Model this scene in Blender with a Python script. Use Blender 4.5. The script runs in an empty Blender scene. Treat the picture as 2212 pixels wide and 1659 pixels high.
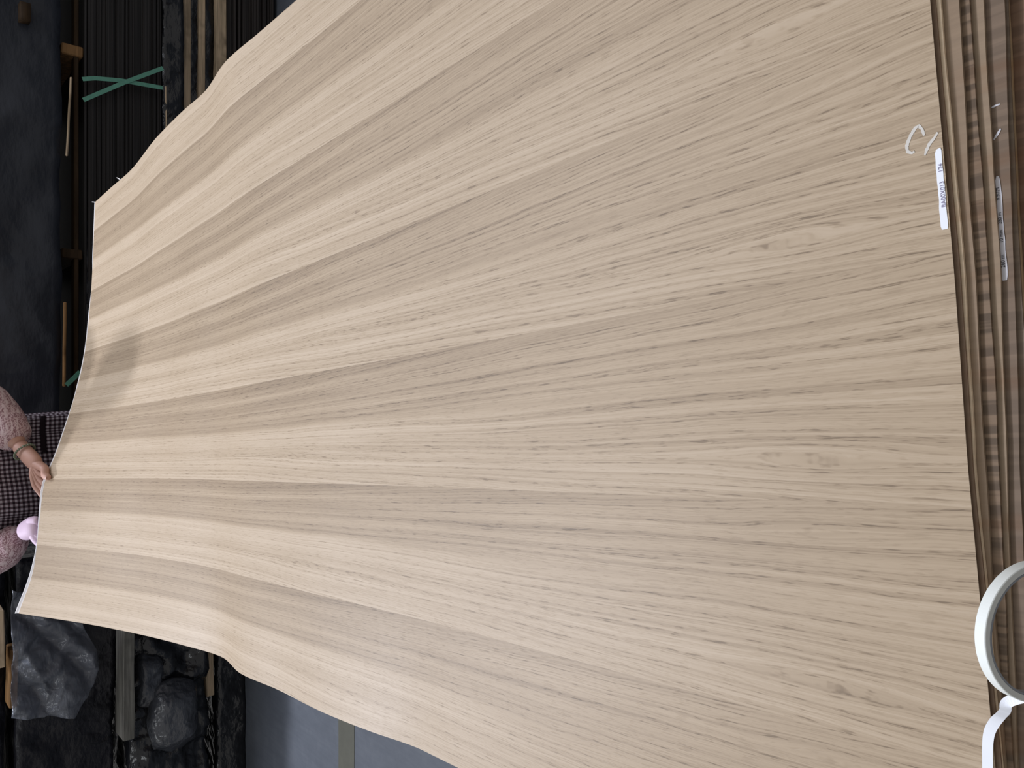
import bpy, bmesh, math, random
import numpy as np
from mathutils import Vector, Matrix, noise as mnoise

random.seed(4)
S = bpy.context.scene
COL = S.collection

# ---------------------------------------------------------------- camera, world, lamps, exposure
TH = math.radians(41.0)                 # downward pitch of the phone, held sideways (picture up = world right)
F = 1660.0                              # focal length in pixels of a 2212 px wide frame
ZC = 1.47                               # eye height of the phone
H = 0.62117                             # phone above the top of the pile
ZS = ZC - H
cam_d = bpy.data.cameras.new('camera')
cam_d.sensor_width = 36.0
cam_d.lens = F / 2212 * 36.0
cam_d.clip_start = 0.02
cam = bpy.data.objects.new('camera', cam_d)
COL.objects.link(cam)
_s, _c = math.sin(TH), math.cos(TH)
cam.matrix_world = Matrix(((0, 1, 0, 0), (-_s, 0, -_c, 0), (-_c, 0, _s, ZC), (0, 0, 0, 1)))
S.camera = cam

world = bpy.data.worlds.new('hall_ambient')
S.world = world
world.use_nodes = True
bg = world.node_tree.nodes['Background']
bg.inputs['Color'].default_value = (0.97, 0.945, 0.93, 1)
bg.inputs['Strength'].default_value = 0.35


def area(name, loc, target, size, size_y, power, color):
    l = bpy.data.lights.new(name, 'AREA')
    l.shape = 'RECTANGLE'
    l.size, l.size_y, l.energy, l.color = size, size_y, power, color
    o = bpy.data.objects.new(name, l)
    COL.objects.link(o)
    o.location = loc
    o.rotation_euler = (Vector(target) - Vector(loc)).to_track_quat('-Z', 'Y').to_euler()
    return o


# high-bay lamps of the hall: one behind the worker, a row of ceiling tubes above the pile
area('bay_lamp', (-2.60, 5.45, 5.95), (0.05, 2.2, 0.9), 0.42, 0.42, 290, (0.93, 0.97, 1.10))
area('ceiling_tubes', (1.1, 3.7, 4.4), (0.1, 2.1, 0.8), 3.2, 1.0, 105, (0.94, 0.97, 1.09))
area('ceiling_tubes_aisle', (-3.2, 1.2, 4.8), (-0.6, 2.2, 0.4), 2.6, 0.6, 30, (0.93, 0.97, 1.0))
S.view_settings.view_transform = 'Standard'
S.view_settings.look = 'None'
S.view_settings.gamma = 1.0
S.view_settings.use_curve_mapping = False
S.view_settings.exposure = 0.0

# ---------------------------------------------------------------- helpers


def ray(x, y):
    a, b = 1659 - y - 829.5, x - 1106.0
    return Vector((a, _c * F - _s * b, -_s * F - _c * b))


def pt(x, y, Y=None, z=None):
    """Point of the hall seen at photograph pixel (x, y), on the plane at depth Y or at height z."""
    d = ray(x, y)
    t = Y / d.y if Y is not None else (ZC - z) / -d.z
    return Vector((0, 0, ZC)) + d * t


def mesh_obj(name, verts, faces, m=None, parent=None, uvs=None, smooth=False):
    me = bpy.data.meshes.new(name)
    me.from_pydata([tuple(v) for v in verts], [], faces)
    if uvs is not None:
        l = me.uv_layers.new(name='UVMap')
        for i, lp in enumerate(me.loops):
            l.data[i].uv = uvs[lp.vertex_index]
    if m:
        me.materials.append(m)
    if smooth:
        me.polygons.foreach_set('use_smooth', [True] * len(me.polygons))
    me.update()
    o = bpy.data.objects.new(name, me)
    COL.objects.link(o)
    if parent:
        o.parent = parent
    return o


def bm_obj(name, bm, m=None, parent=None, smooth=False):
    me = bpy.data.meshes.new(name)
    bmesh.ops.recalc_face_normals(bm, faces=bm.faces)
    bm.to_mesh(me)
    bm.free()
    if m:
        me.materials.append(m)
    if smooth:
        me.polygons.foreach_set('use_smooth', [True] * len(me.polygons))
    o = bpy.data.objects.new(name, me)
    COL.objects.link(o)
    if parent:
        o.parent = parent
    return o


def tag(o, label=None, cat=None, group=None, kind=None):
    if label:
        o['label'] = label
    if cat:
        o['category'] = cat
    if group:
        o['group'] = group
    if kind:
        o['kind'] = kind
    return o


def empty(name, loc=(0, 0, 0)):
    """Empty at a thing's base; parts keep world coordinates."""
    o = bpy.data.objects.new(name, None)
    COL.objects.link(o)
    o.empty_display_size = 0.05
    o.location = loc
    return o


def adopt(root, *parts):
    inv = Matrix.Translation(root.location).inverted()
    for p in parts:
        p.parent = root
        p.matrix_parent_inverse = inv
    return root


def grid_faces(nu, nv, off=0, flip=False):
    f = []
    for i in range(nu):
        for j in range(nv):
            a = off + i * (nv + 1) + j
            q = (a, a + nv + 1, a + nv + 2, a + 1)
            f.append(q[::-1] if flip else q)
    return f


def bar(bm, p0, p1, w, h, up=Vector((0, 0, 1)), bev=0.0):
    """Rectangular bar from p0 to p1: w across, h along up."""
    p0, p1 = Vector(p0), Vector(p1)
    d = (p1 - p0)
    L = d.length
    d.normalize()
    side = d.cross(up).normalized()
    u2 = side.cross(d)
    vs = []
    for p in (p0, p1):
        for a, b in ((-1, -1), (1, -1), (1, 1), (-1, 1)):
            vs.append(bm.verts.new(p + side * a * w / 2 + u2 * b * h / 2))
    fs = []
    for q in ((3, 2, 1, 0), (4, 5, 6, 7), (0, 1, 5, 4), (1, 2, 6, 5), (2, 3, 7, 6), (3, 0, 4, 7)):
        fs.append(bm.faces.new([vs[i] for i in q]))
    if bev > 0:
        bmesh.ops.bevel(bm, geom=list({e for f in fs for e in f.edges}), offset=bev, segments=1, affect='EDGES')
    return vs


def wood_bar(name, p0, p1, w, h, m, parent=None, bev=0.003, cuts=10, rough=0.0015, seed=0):
    bm = bmesh.new()
    bar(bm, p0, p1, w, h, bev=bev)
    d = (Vector(p1) - Vector(p0)).normalized()
    long_e = [e for e in bm.edges if abs((e.verts[0].co - e.verts[1].co).normalized().dot(d)) > .99]
    bmesh.ops.subdivide_edges(bm, edges=long_e, cuts=cuts, use_grid_fill=True)
    for v in bm.verts:
        n = mnoise.noise_vector(v.co * 9 + Vector((seed, 0, 0)))
        v.co += Vector((0, n.y, n.z)) * rough
    return bm_obj(name, bm, m, parent)


# ---------------------------------------------------------------- materials


class NT:
    """Small wrapper that writes node maths as expressions."""

    def __init__(self, name, rough=0.5, spec=0.5):
        self.m = bpy.data.materials.new(name)
        self.m.use_nodes = True
        self.t = self.m.node_tree
        self.b = self.t.nodes['Principled BSDF']
        self.b.inputs['Roughness'].default_value = rough
        self.b.inputs['Specular IOR Level'].default_value = spec

    def n(self, typ, **kw):
        nd = self.t.nodes.new(typ)
        for k, v in kw.items():
            setattr(nd, k, v)
        return nd

    def put(self, sock, v):
        if isinstance(v, bpy.types.NodeSocket):
            self.t.links.new(v, sock)
        else:
            sock.default_value = v

    def math(self, op, a, b=0.0, c=None, clamp=False):
        nd = self.n('ShaderNodeMath', operation=op, use_clamp=clamp)
        self.put(nd.inputs[0], a)
        self.put(nd.inputs[1], b)
        if c is not None:
            self.put(nd.inputs[2], c)
        return nd.outputs[0]

    def add(self, a, b): return self.math('ADD', a, b)
    def sub(self, a, b): return self.math('SUBTRACT', a, b)
    def mul(self, a, b): return self.math('MULTIPLY', a, b)

    def vec(self, x=0.0, y=0.0, z=0.0):
        nd = self.n('ShaderNodeCombineXYZ')
        for s, v in zip(nd.inputs, (x, y, z)):
            self.put(s, v)
        return nd.outputs[0]

    def noise(self, vec, scale=1.0, detail=2.0, rough=0.5, dist=0.0):
        nd = self.n('ShaderNodeTexNoise')
        self.put(nd.inputs['Vector'], vec)
        nd.inputs['Scale'].default_value = scale
        nd.inputs['Detail'].default_value = detail
        nd.inputs['Roughness'].default_value = rough
        nd.inputs['Distortion'].default_value = dist
        return nd.outputs['Fac']

    def ramp(self, fac, stops, interp='LINEAR'):
        nd = self.n('ShaderNodeValToRGB')
        cr = nd.color_ramp
        cr.interpolation = interp
        while len(cr.elements) < len(stops):
            cr.elements.new(0.5)
        for e, (p, c) in zip(cr.elements, stops):
            e.position = p
            e.color = (c, c, c, 1) if isinstance(c, (int, float)) else (*c, 1)
        self.put(nd.inputs['Fac'], fac)
        return nd.outputs['Color']

    def smooth(self, x, a, b):
        nd = self.n('ShaderNodeMapRange', interpolation_type='SMOOTHSTEP')
        self.put(nd.inputs['Value'], x)
        nd.inputs['From Min'].default_value = a
        nd.inputs['From Max'].default_value = b
        return nd.outputs['Result']

    def mix(self, fac, a, b):
        nd = self.n('ShaderNodeMix', data_type='RGBA')
        self.put(nd.inputs['Factor'], fac)
        for s, v in ((nd.inputs['A'], a), (nd.inputs['B'], b)):
            self.put(s, (*v, 1) if isinstance(v, tuple) and len(v) == 3 else v)
        return nd.outputs['Result']

    def uv(self):
        nd = self.n('ShaderNodeUVMap')
        sp = self.n('ShaderNodeSeparateXYZ')
        self.t.links.new(nd.outputs[0], sp.inputs[0])
        return sp.outputs[0], sp.outputs[1]

    def obj(self):
        return self.n('ShaderNodeTexCoord').outputs['Object']

    def xyz(self, v):
        sp = self.n('ShaderNodeSeparateXYZ')
        self.t.links.new(v, sp.inputs[0])
        return sp.outputs

    def scaled(self, v, s):
        nd = self.n('ShaderNodeVectorMath', operation='MULTIPLY')
        self.t.links.new(v, nd.inputs[0])
        nd.inputs[1].default_value = s
        return nd.outputs[0]

    def color(self, c):
        self.put(self.b.inputs['Base Color'], (*c, 1) if isinstance(c, tuple) else c)

    def bump(self, h, strength=0.3, dist=0.001):
        nd = self.n('ShaderNodeBump')
        nd.inputs['Strength'].default_value = strength
        nd.inputs['Distance'].default_value = dist
        self.put(nd.inputs['Height'], h)
        self.t.links.new(nd.outputs[0], self.b.inputs['Normal'])


LEAF_W = 0.1885


def oak_material():
    k = NT('oak_veneer', 0.48, 0.35)
    ul, v = k.uv()
    leaf = k.n('ShaderNodeAttribute', attribute_type='OBJECT', attribute_name='leaf_number').outputs['Fac']
    lz = k.mul(leaf, 0.22)
    # lines of the annual rings: spread towards the near end, bulging round two eyes in every leaf
    spread = k.add(1.0, k.mul(0.5, k.math('MINIMUM', v, 1.3)))
    phi = k.mul(k.sub(ul, 0.085), spread)
    for uk, vk, a, su, sv in ((0.036, 0.125, 0.95, 0.013, 0.085), (0.163, 0.135, 0.9, 0.010, 0.10), (0.100, 0.52, 0.75, 0.016, 0.22), (0.045, 1.0, .6, .02, .3)):
        vkl = k.add(vk, k.mul(k.sub(k.noise(k.vec(leaf, uk * 50, 3.3), 1.7), .5), .05))
        d = k.sub(ul, uk)
        dv = k.sub(v, vkl)
        e = k.math('EXPONENT', k.mul(-1.0, k.add(k.mul(k.mul(d, d), 1 / su ** 2), k.mul(k.mul(dv, dv), 1 / sv ** 2))))
        phi = k.sub(phi, k.mul(k.mul(d, e), a))
    w1 = k.sub(k.noise(k.vec(k.mul(ul, 9), k.mul(v, 1.6), lz), 1, 2), 0.5)
    w2 = k.sub(k.noise(k.vec(k.mul(ul, 40), k.mul(v, 12), lz), 1, 2), 0.5)
    phi = k.add(k.add(phi, k.mul(w1, 0.022)), k.mul(w2, 0.0040))
    rn = k.noise(k.vec(k.mul(phi, 250), k.mul(v, 0.35), lz), 1, 2, 0.55)
    ring = k.smooth(rn, 0.51, 0.62)                 # dark porous lines
    light = k.smooth(rn, 0.45, 0.30)                # pale late wood between them
    fine = k.smooth(k.noise(k.vec(k.mul(phi, 560), k.mul(v, 0.8), k.add(lz, 3.0)), 1, 2, 0.6), 0.50, 0.66)
    dash = k.smooth(k.noise(k.vec(k.mul(phi, 520), k.mul(v, 42), lz), 1, 2, 0.6), 0.52, 0.68)
    pore = k.smooth(k.noise(k.vec(k.mul(phi, 900), k.mul(v, 60), lz), 1, 1, 0.5), 0.60, 0.74)
    fib = k.sub(k.noise(k.vec(k.mul(phi, 620), k.mul(v, 5), lz), 1, 2, 0.6), 0.5)
    ray_fleck = k.smooth(k.noise(k.vec(k.mul(ul, 260), k.mul(v, 120), lz), 1, 1), 0.66, 0.78)
    # tone across one leaf: pale half, then a darker half up to the next joint
    sw = k.add(k.mul(ul, 1 / LEAF_W), k.mul(k.sub(k.noise(k.vec(k.mul(ul, 6), k.mul(v, 1.1), k.add(lz, 7.0)), 1, 2), .5), 0.14))
    tone = k.ramp(sw, ((0.0, .95), (0.10, .70), (0.17, .95), (0.30, .66), (0.40, .92), (0.50, .80), (0.55, .16), (0.68, .38), (0.78, .10), (0.86, .42), (0.97, .08)))
    streak = k.noise(k.vec(k.mul(phi, 55), k.mul(v, 0.7), lz), 1, 3, 0.6)
    cloud = k.noise(k.vec(k.mul(ul, 14), k.mul(v, 3.5), lz), 1, 2)
    contrast = k.add(0.22, k.mul(0.78, k.smooth(v, 0.15, 1.1)))
    t = k.add(k.add(0.5, k.mul(k.sub(tone, 0.5), k.mul(contrast, 0.72))), k.mul(k.sub(streak, 0.5), 0.42))
    t = k.add(t, k.mul(k.sub(cloud, .5), 0.28))
    t = k.add(t, k.mul(light, 0.12))
    far = k.sub(1.0, k.mul(0.55, k.smooth(v, 0.4, 2.0)))   # coarse flower figure at the near end, finer straight grain further on
    t = k.sub(t, k.mul(ring, k.mul(far, 0.20)))
    t = k.sub(t, k.mul(k.mul(dash, k.add(0.22, k.mul(ring, 0.55))), 0.72))
    t = k.sub(t, k.mul(fine, 0.13))
    t = k.sub(t, k.mul(pore, 0.18))
    t = k.add(t, 0.035)
    t = k.add(t, k.mul(fib, 0.42))
    t = k.add(t, k.mul(ray_fleck, 0.05))
    colr = k.ramp(k.math('MULTIPLY_ADD', t, 0.62, 0.22), ((0, (0.186, 0.134, 0.085)), (0.3, (0.325, 0.241, 0.158)), (0.55, (0.447, 0.345, 0.235)), (0.8, (0.565, 0.455, 0.333)), (1, (0.645, 0.538, 0.415))))
    k.color(colr)
    k.bump(k.add(k.mul(dash, -1.0), k.mul(fib, 0.5)), 0.12, 0.0005)
    return k.m


def plain(name, c, rough=0.5, spec=0.5, var=0.12, scale=20.0, bump=0.0):
    k = NT(name, rough, spec)
    f = k.noise(k.obj(), scale, 4, 0.6)
    lo = tuple(x * (1 - var) for x in c)
    hi = tuple(x * (1 + var) for x in c)
    k.color(k.mix(f, lo, hi))
    if bump:
        k.bump(f, bump, 0.002)
    return k.m


def brown_sheet(name, c, ladder=0.0):
    """Face of a lower sheet: brown veneer, with short dark cross bars when ladder > 0."""
    k = NT(name, 0.55, 0.3)
    u, v = k.uv()
    g = k.noise(k.vec(k.mul(u, 160), k.mul(v, 9), 2.0), 1, 3, .6)
    b = k.noise(k.vec(k.mul(u, 26), k.mul(v, 6), 5.0), 1, 3, .6)
    col = k.mix(k.math('MULTIPLY_ADD', k.sub(g, .5), 1.1, 0.5, clamp=True), tuple(x * .8 for x in c), tuple(x * 1.2 for x in c))
    if ladder:
        l = k.smooth(k.noise(k.vec(k.mul(u, 120), k.mul(v, 5), 9.0), 1, 2, .5), .44, .56)
        col = k.mix(k.mul(l, ladder), col, tuple(x * .5 for x in c))
    col = k.mix(k.smooth(b, .5, .75), col, tuple(x * y for x, y in zip(c, (.9, .74, .62))))
    k.color(col)
    return k.m


def old_wood(name, c, axis=0):
    k = NT(name, 0.75, 0.2)
    p = k.obj()
    sc = [9.0, 9.0, 9.0]
    for i in range(3):
        sc[i] = 3.0 if i == axis else 60.0
    g = k.noise(k.scaled(p, tuple(sc)), 1, 4, .65)
    d = k.noise(p, 7, 3, .6)
    col = k.mix(k.smooth(g, .3, .7), tuple(x * .55 for x in c), tuple(x * 1.15 for x in c))
    col = k.mix(k.smooth(d, .52, .75), col, tuple(x * .45 for x in c))
    k.color(col)
    k.bump(g, .4, .002)
    return k.m


def film_material(name, c, rough, spec=0.5, wr=9.0, strength=0.5, clear=0.0):
    """Crumpled polythene: facets between creases."""
    k = NT(name, rough, spec)
    p = k.obj()
    wob = k.n('ShaderNodeTexNoise')
    wob.inputs['Scale'].default_value = wr * .8
    wob.inputs['Detail'].default_value = 3
    k.t.links.new(p, wob.inputs['Vector'])
    off = k.n('ShaderNodeVectorMath', operation='MULTIPLY_ADD')
    k.t.links.new(wob.outputs['Color'], off.inputs[0])
    off.inputs[1].default_value = (2.2 / wr,) * 3
    k.t.links.new(k.scaled(p, (1, 1, .55)), off.inputs[2])
    hs = []
    for m, a in ((1.0, 1.0), (2.7, .45)):
        vo = k.n('ShaderNodeTexVoronoi', feature='SMOOTH_F1')
        vo.inputs['Scale'].default_value = wr * m
        vo.inputs['Smoothness'].default_value = .38
        k.t.links.new(off.outputs[0], vo.inputs['Vector'])
        hs.append(k.mul(vo.outputs['Distance'], a))
    n1 = k.noise(p, wr * .6, 3, .55)
    k.color(k.mix(n1, tuple(x * .7 for x in c), tuple(x * 1.3 for x in c)))
    n2 = k.noise(k.scaled(p, (1, 1, 2.2)), wr * 4, 3, .6)
    k.bump(k.add(k.add(k.add(hs[0], hs[1]), n1), k.mul(n2, .28)), strength, .3 / wr)
    if clear:
        k.b.inputs['Alpha'].default_value = 1 - clear
    return k.m


def gingham():
    k = NT('gingham_cloth', 0.9, 0.15)
    u, v = k.uv()
    P = 0.0130

    def stripe(x):
        return k.smooth(k.math('SINE', k.mul(x, 2 * math.pi / P)), -0.15, 0.15)
    a, b = stripe(u), stripe(v)
    s = k.add(a, b)
    col = k.mix(k.mul(s, .5), (0.014, 0.008, 0.011), (0.52, 0.48, 0.53))
    wine = k.math('MULTIPLY', k.math('ABSOLUTE', k.sub(a, b)), 0.75)
    col = k.mix(wine, col, (0.10, 0.05, 0.068))
    w = k.noise(k.vec(k.mul(u, 900), k.mul(v, 900), 0.0), 1, 2)
    col = k.mix(k.mul(w, .35), col, (0.05, 0.04, 0.05))
    k.color(col)
    k.bump(w, .3, .001)
    return k.m


def knit():
    k = NT('knit_wool', 0.95, 0.1)
    p = k.obj()
    vo = k.n('ShaderNodeTexVoronoi')
    k.put(vo.inputs['Vector'], k.scaled(p, (210, 210, 300)))
    vo.inputs['Scale'].default_value = 1.0
    h = vo.outputs['Distance']
    c = k.mix(k.smooth(h, .2, .8), (0.66, 0.50, 0.53), (0.27, 0.15, 0.17))
    st = k.noise(k.scaled(p, (25, 25, 75)), 1, 2)
    c = k.mix(k.smooth(st, .5, .62), c, (0.66, 0.53, 0.55))
    k.color(c)
    k.bump(h, -.6, .004)
    return k.m


def floor_material():
    k = NT('concrete_floor', 0.55, 0.35)
    p = k.obj()
    a = k.noise(p, 1.6, 4, .6)
    b = k.noise(p, 14, 4, .65)
    c = k.noise(k.scaled(p, (60, 5, 5)), 1, 3)
    t = k.add(k.add(k.mul(a, .5), k.mul(b, .3)), k.mul(c, .2))
    col = k.ramp(t, ((0.3, (0.062, 0.071, 0.087)), (0.5, (0.088, 0.099, 0.118)), (0.7, (0.122, 0.134, 0.153))))
    scr = k.smooth(k.noise(k.scaled(p, (3, 40, 3)), 1, 4, .7), .70, .76)
    col = k.mix(k.mul(scr, .35), col, (0.3, 0.31, 0.33))
    k.color(col)
    k.bump(b, .15, .004)
    return k.m


def veneer_edge_stack(name, base, var=0.6):
    """Edges of hundreds of thin dark leaves in a bundle."""
    k = NT(name, 0.5, 0.4)
    p = k.xyz(k.obj())
    l = k.noise(k.vec(k.mul(p[0], 1.2), 0.0, k.mul(p[2], 240)), 1, 2, .6)
    k.color(k.mix(k.smooth(l, .35, .7), tuple(x * (1 - var) for x in base), tuple(x * (1 + var) for x in base)))
    return k.m


M_OAK = oak_material()
M_FLEECE = plain('white_fleece', (0.82, 0.80, 0.80), 0.8, 0.2, 0.05, 80)
M_PAPER = plain('white_paper_tape', (0.88, 0.91, 0.97), 0.5, 0.4, 0.03, 60)
M_PAPER_SHADED = plain('shaded_paper_tape', (0.58, 0.57, 0.60), 0.6, 0.3, 0.06, 60)  # greyish-white paper, darkened for the shade over the lower sheets
M_TAPE = plain('white_veneer_tape', (0.84, 0.88, 0.85), 0.45, 0.4, 0.03, 40)
M_TAPESIDE = plain('tape_roll_side', (0.60, 0.61, 0.58), 0.6, 0.3, 0.10, 120)
M_CORE = plain('grey_tape_core', (0.23, 0.24, 0.26), 0.4, 0.5, 0.1, 40)
M_INK = plain('purple_grey_ink', (0.28, 0.26, 0.38), 0.6, 0.2)
M_INK_DARK = plain('dark_ink', (0.055, 0.055, 0.065), 0.6, 0.2)
M_CHALK = plain('white_chalk', (0.66, 0.63, 0.58), 0.9, 0.1, 0.15, 300)
M_FILM_NAVY = film_material('navy_black_film', (0.022, 0.026, 0.037), 0.45, 0.45, 2.6, .16)
M_FILM_BLACK = film_material('glossy_black_film', (0.011, 0.012, 0.015), 0.20, 0.6, 8.0, .32)
M_FILM_DULL = film_material('dull_black_film', (0.010, 0.010, 0.014), 0.40, 0.35, 7.0, .4)
M_FILM_CLEAR = film_material('smoky_clear_film', (0.19, 0.205, 0.24), 0.20, 0.7, 9.0, .5, clear=0.5)  # base colour lightened to carry the glossy streaks of its folds
M_FILM_SHEEN = film_material('painted_sheen_film', (0.060, 0.065, 0.077), 0.25, 0.7, 9.0, .42)  # black film with its grey sheen painted into the base colour
M_SLAT = old_wood('weathered_pine', (0.60, 0.46, 0.31))
M_SLAT_WARM = old_wood('orange_pine', (0.36, 0.20, 0.085))
M_SLAT_DARK = old_wood('dark_stained_pine', (0.060, 0.036, 0.019))
M_SLAT_GREY = old_wood('grey_weathered_board', (0.19, 0.185, 0.165))
M_EDGE = veneer_edge_stack('dark_veneer_edges', (0.026, 0.023, 0.022))
M_EDGE2 = veneer_edge_stack('grey_brown_veneer_edges', (0.044, 0.037, 0.034))
M_STRAP = plain('green_plastic_strap', (0.14, 0.38, 0.28), 0.35, 0.5, 0.25, 60)
M_FLOOR = floor_material()
M_LINE = plain('worn_yellow_paint', (0.085, 0.084, 0.064), 0.6, 0.3, 0.25, 18)
M_SKIN = plain('skin', (0.52, 0.30, 0.235), 0.5, 0.4, 0.12, 45)
M_NAIL = plain('finger_nail', (0.62, 0.43, 0.39), 0.3, 0.5, 0.03)
M_GLOVE = plain('pale_pink_glove', (0.80, 0.62, 0.78), 0.6, 0.3, 0.10, 35)
M_KNIT = knit()
M_GINGHAM = gingham()
M_APRON_TRIM = plain('dark_apron_trim', (0.018, 0.012, 0.015), 0.9, 0.1)
M_HAIR = plain('black_hair', (0.012, 0.010, 0.010), 0.4, 0.5)
M_TROUSER = plain('dark_trousers', (0.02, 0.022, 0.03), 0.9, 0.2)
M_SHOE = plain('dark_shoe', (0.03, 0.03, 0.03), 0.5, 0.4)
M_BEAD = plain('jade_bracelet', (0.16, 0.19, 0.13), 0.25, 0.5, 0.3, 60)
M_LIP = plain('lip', (0.36, 0.13, 0.12), 0.4, 0.5)
M_EYE = plain('eye_white', (0.75, 0.73, 0.70), 0.25, 0.5, 0.02)

# ---------------------------------------------------------------- the top sheet's shape (metres; u across, v away from the phone)
W, L = 1.22, 2.3972
U = np.array([0.9969537, 0.07799566])
V = np.array([-0.07799566, 0.9969537])
O = np.array([0.0, 0.20917342])
UL = -0.46494
LEFT = [(0, 0), (.35, 0), (.6533, 0), (.7521, .0005), (.8569, .0148), (.9856, .0259), (1.1598, .028), (1.3123, .036), (1.4576, .0184), (1.6226, .0408), (1.8314, .0818), (2.0441, .1361), (2.3972, .2476)]
RIGHT = [(0, 0), (.45, .004), (1.0024, .0215), (1.143, .0297), (1.2821, .0387), (1.4528, .0255), (1.5586, .0306), (1.7589, .0327), (2.0529, .0206), (2.2238, .0269), (2.3972, .0315)]
FAR = [(0, .2476), (.1047, .2125), (.2477, .1934), (.3667, .1779), (.4461, .1495), (.5683, .1114), (.694, .0785), (.9087, .0497), (1.1273, .0357), (1.22, .0315)]


def curve(pts):
    """Smooth curve through points (monotone-slope Hermite)."""
    P = np.array(pts, float)
    x, y = P[:, 0], P[:, 1]
    dl = np.diff(y) / np.diff(x)
    m = np.zeros(len(x))
    m[1:-1] = (dl[:-1] * np.diff(x)[1:] + dl[1:] * np.diff(x)[:-1]) / (x[2:] - x[:-2])
    m[0], m[-1] = dl[0], dl[-1]

    def f(q):
        q = np.clip(np.asarray(q, float), x[0], x[-1])
        i = np.clip(np.searchsorted(x, q) - 1, 0, len(x) - 2)
        h = x[i + 1] - x[i]
        t = (q - x[i]) / h
        return (y[i] * (2 * t ** 3 - 3 * t ** 2 + 1) + m[i] * h * (t ** 3 - 2 * t ** 2 + t) + y[i + 1] * (-2 * t ** 3 + 3 * t ** 2) + m[i + 1] * h * (t ** 3 - t ** 2))
    return f


zl, zr, zf = curve(LEFT), curve(RIGHT), curve(FAR)
zls = curve([(0, 0), (.35, 0), (.62, .0), (.75, .002), (1.16, .020), (1.5, .034), (1.83, .082), (2.0441, .1361), (2.3972, .2476)])
zrs = curve([(0, 0), (.5, .006), (1.0, .022), (1.5, .0305), (2.0, .029), (2.3972, .0315)])


def Z(u, v):
    u, v = np.asarray(u, float), np.asarray(v, float)
    t = u / W
    vv = np.clip(v, 0, L)
    # broad sag, plus the buckles of the two free long edges that die out towards the middle
    base = (1 - t) * zls(vv) + t * zrs(vv) + (zl(vv) - zls(vv)) * np.exp(-u / .085) + (zr(vv) - zrs(vv)) * np.exp(-(W - u) / .2)
    base = np.maximum(base, 0)
    corr = zf(u) - (1 - t) * zl(L) - t * zr(L)
    z = base + np.clip(vv / L, 0, 1) ** 2.6 * corr
    # soft cross ripples of a thin sheet held up at its far end
    amp = 0.0012 * np.clip((vv - .7) / .6, 0, 1)
    return z + amp * np.sin(vv * 19 + u * 5) * np.sin(np.pi * np.clip(t, 0, 1))


def P(u, v, dz=0.0):
    u, v = np.asarray(u, float), np.asarray(v, float)
    xy = O + np.multiply.outer(UL + u, U) + np.multiply.outer(v, V)
    return np.concatenate([xy, (ZS + Z(u, v) + dz)[..., None]], -1)


def flat(u, v, z):
    u, v = np.asarray(u, float), np.asarray(v, float)
    xy = O + np.multiply.outer(UL + u, U) + np.multiply.outer(v, V)
    return np.concatenate([xy, np.broadcast_to(z, u.shape)[..., None]], -1)


def to_uv(p):
    d = np.array([p[0], p[1]]) - O
    return float(d @ U) - UL, float(d @ V)


# ---------------------------------------------------------------- floor
fl = mesh_obj('floor', [(-7, -3, 0), (7, -3, 0), (7, 9, 0), (-7, 9, 0)], [(0, 1, 2, 3)], M_FLOOR)
tag(fl, kind='structure')
a0, a1 = pt(735, 1580, z=0).y, pt(770, 1600, z=0).y
bm = bmesh.new()
ln = [(-7, a1, .0012), (4, a1 + .03, .0012), (4, a0 + .03, .0012), (-7, a0, .0012)]
bm.faces.new([bm.verts.new(v) for v in ln])
bmesh.ops.subdivide_edges(bm, edges=bm.edges[:], cuts=60, use_grid_fill=False)
for v in bm.verts:
    if -6.9 < v.co.x < 3.9:
        v.co.y += mnoise.noise(v.co * 14) * .006
ls = bm_obj('trim_1', bm, M_LINE)
tag(ls, kind='structure')

# ---------------------------------------------------------------- sheets of the pile under the top sheet
XS = (0, 600, 1000, 1659)
EDGES = [  # near edge in the photograph at four heights, drop below the top sheet, material (browns deepened for the phone holder's shade)
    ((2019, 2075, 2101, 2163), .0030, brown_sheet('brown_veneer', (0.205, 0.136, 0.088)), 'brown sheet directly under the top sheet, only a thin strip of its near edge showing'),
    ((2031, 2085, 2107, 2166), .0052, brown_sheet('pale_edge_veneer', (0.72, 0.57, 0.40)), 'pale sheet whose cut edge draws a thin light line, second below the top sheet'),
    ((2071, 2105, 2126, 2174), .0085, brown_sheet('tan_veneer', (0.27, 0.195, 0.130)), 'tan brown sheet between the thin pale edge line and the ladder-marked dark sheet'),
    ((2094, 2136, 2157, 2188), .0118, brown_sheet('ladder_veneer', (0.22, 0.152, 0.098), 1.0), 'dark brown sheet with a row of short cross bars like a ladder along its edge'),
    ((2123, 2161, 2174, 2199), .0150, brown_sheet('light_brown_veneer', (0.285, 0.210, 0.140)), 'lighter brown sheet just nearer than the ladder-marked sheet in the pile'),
    ((2170, 2190, 2204, 2224), .0183, brown_sheet('dark_brown_veneer', (0.195, 0.140, 0.098), .35), 'darker brown sheet low in the pile, carrying the shade-greyed label with figures'),
    ((2177, 2205, 2227, 2244), .0216, brown_sheet('grey_brown_veneer', (0.20, 0.150, 0.108), .3), 'narrow grey-brown strip of sheet just nearer than the shade-greyed label'),
    ((2179, 2208, 2231, 2250), .0236, brown_sheet('pale_line_veneer', (0.40, 0.28, 0.165)), 'sheet showing a thin pale edge line just nearer than the shade-greyed label'),
    ((2240, 2270, 2285, 2300), .0270, brown_sheet('red_brown_veneer', (0.165, 0.098, 0.060), .5), 'lowest red-brown sheet in view at the near end of the pile'),
]


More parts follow.
